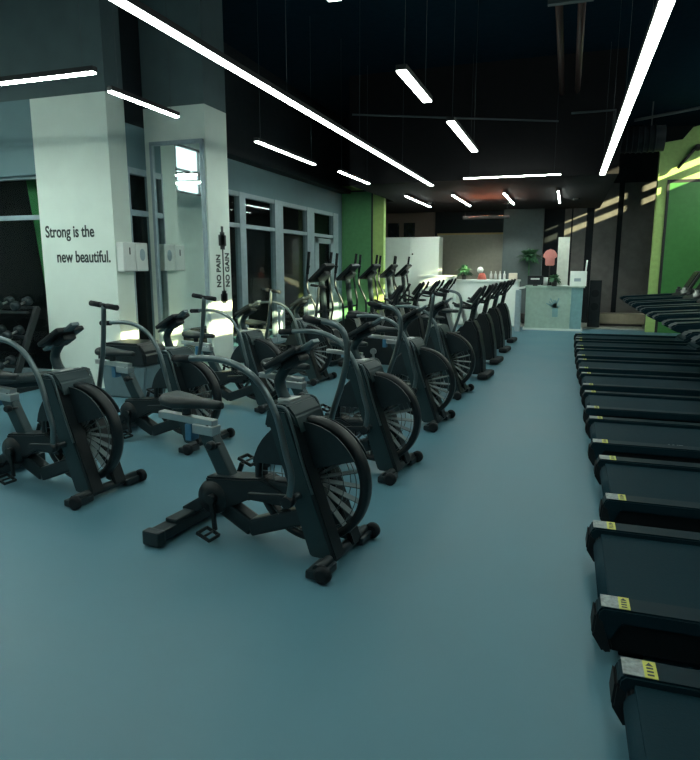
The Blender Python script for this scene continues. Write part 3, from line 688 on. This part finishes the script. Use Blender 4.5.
plant(-1.05, 18.75, .03, 'tall leafy tree in front of the slate grey block', 120, .45, .8, .18, 1.55, seed=5)
plant(-2.75, 18.0, 1.28, 'leafy plant at the left end of the long white counter', 80, .33, .9, .08, .04, seed=7)
t = thing('standing_sign', 'tall narrow white sign on the reception desk', 'sign', (-.13, 17.5, 1.14))
MB().box((-.14, -.02, .02), (.14, .02, 1.24), .005).build('sign_panel', mat('pale_grey_board', (.42, .47, .42), .6), t); MB().box((-.16, -.08, 0), (.16, .08, .02)).build('sign_foot', M['lacq'], t)
t = thing('pink_shirt', 'pink shirt hanging behind the reception desk beside the white sign', 'shirt', (-.47, 18.2, 0))
MB().prism([(-.12, 1.66), (.12, 1.66), (.12, 1.88), (.17, 1.86), (.19, 1.93), (.12, 2.05), (.05, 2.09), (-.05, 2.09), (-.12, 2.05), (-.19, 1.93), (-.17, 1.86), (-.12, 1.88)], -.05, .05, .02).build('shirt_body', M['pink'], t)
MB().tube([(0, 0, .05), (0, 0, 2.12)], .015, 8).tube([(-.2, 0, .045), (.2, 0, .045)], .02, 8).tube([(0, -.2, .045), (0, .2, .045)], .02, 8).build('stand_pole', M['house'], t)
t = thing('white_box_display', 'white box shaped display at the right end of the reception desk', 'display', (.27, 17.45, 1.14))
MB().box((-.20, -.12, 0), (.20, .12, .38), .01).build('box_body', M['lacq'], t); MB().box((-.1, -.125, .12), (.06, -.12, .2)).build('box_mark', M['alu'], t); MB().tube([(.17, .05, .38), (.19, .05, .66)], .02, 8).build('box_post', M['lacq'], t)
t = thing('speaker_tower', 'tall black speaker right of the reception desk', 'speaker', (.72, 18.3, .03))
MB().box((-.14, -.15, 0), (.16, .15, 1.25), .015).build('speaker_cabinet', M['black'], t)
for zz in (.9, .55): MB().lathe([(.10, 0), (.09, .01), (.03, .02)], 'y', (.01, -.165, zz), 20).build('speaker_cone', M['rubber'], t)
t = thing('low_bench', 'low beige bench below the charcoal wall panels', 'bench', (1.42, 18.9, .03))
MB().box((-.55, -.25, .06), (.62, .25, .34), .02).build('bench_seat', M['beige'], t); MB().box((-.5, -.2, 0), (.57, .2, .06)).build('plinth', M['pot'], t)
# counter items
t = thing('round_ornament', 'round white and red item on the long white counter', 'ball', (-2.3, 18.0, 1.28))
MB().ball((0, 0, .26), .09).build('ball', M['plast'], t); MB().lathe([(.13, 0), (.10, .12), (.06, .18)], 'z', (.05, 0, 0), 16).build('holder', M['terracotta'], t)
tag(MB().box((-1.52, 17.92, 1.28), (-1.3, 18.12, 1.46), .01).build('carton', mat('cream_card', (.6, .55, .45), .7)), 'cream carton near the right end of the long counter', 'box')
for k in range(4):
    tag(MB().lathe([(.035, 0), (.035, .14), (.014, .19), (.014, .23)], 'z', (-2.0+k*.12, 17.98, 1.28), 12).build('bottle', M['plast']), 'small pale bottle on the long white counter', 'bottle', 'bottles on the long counter')
t = thing('added_uplight', 'added slim dark uplight that casts the reddish glow on the rear ceiling', 'lamp', (-1.93, 15.8, 2.74))  # invented fixture, added to tint the rear ceiling reddish
MB().box((-.55, -.04, .03), (.55, .04, .09), .01).box((-.5, .0, .08), (-.495, .005, .51)).box((.495, .0, .08), (.5, .005, .51)).build('lamp_housing', M['house'], t)
MB().box((-.50, -.025, .085), (.50, .025, .0905)).build('lamp_diffuser', emit('warm_uplight', (1.0, .25, .09), 75), t)

# ------------------------------------------------------------------ lights
sd = bpy.data.lights.new('sun', 'SUN'); sd.energy = 19; sd.color = (1.0, .92, .52); sd.angle = math.radians(.6)
so = bpy.data.objects.new('sun', sd); C.objects.link(so)
d = Vector((-1, .33, -.40)).normalized(); so.rotation_euler = d.to_track_quat('-Z', 'Y').to_euler(); so.location = (12, 0, 9)
# two ceiling downlights over the reception
for i, (x, y) in enumerate(((-3.4, 16.3), (-1.6, 17.0), (.1, 16.6))):
    ld = bpy.data.lights.new('downlight', 'SPOT'); ld.energy = (25, 60, 40)[i]; ld.color = (.95, 1, .9); ld.spot_size = math.radians(75); ld.spot_blend = .6; ld.shadow_soft_size = .06
    lo = bpy.data.objects.new('downlight_lamp', ld); C.objects.link(lo); lo.location = (x, y, 3.2)
    lo.rotation_euler = Vector((0, .75, -1)).to_track_quat('-Z', 'Y').to_euler()
    t = thing('ceiling_downlight', ('ceiling downlight above the lockers', 'ceiling downlight above the long counter', 'ceiling downlight above the reception desk')[i], 'lamp', (x, y, 3.21))
    MB().lathe([(.075, 0), (.085, .0), (.085, .04), (.075, .04)], 'z', (0, 0, 0), 20, closed=True).build('lamp_ring', M['house'], t)
W = bpy.data.worlds.new('world'); S.world = W; W.use_nodes = True
bg = W.node_tree.nodes['Background']; bg.inputs[0].default_value = (.75, .95, .95, 1); bg.inputs[1].default_value = 1.6

S.view_settings.view_transform = 'Standard'; S.view_settings.look = 'None'
S.view_settings.exposure = 1.1; S.view_settings.gamma = 1.0; S.view_settings.use_curve_mapping = False
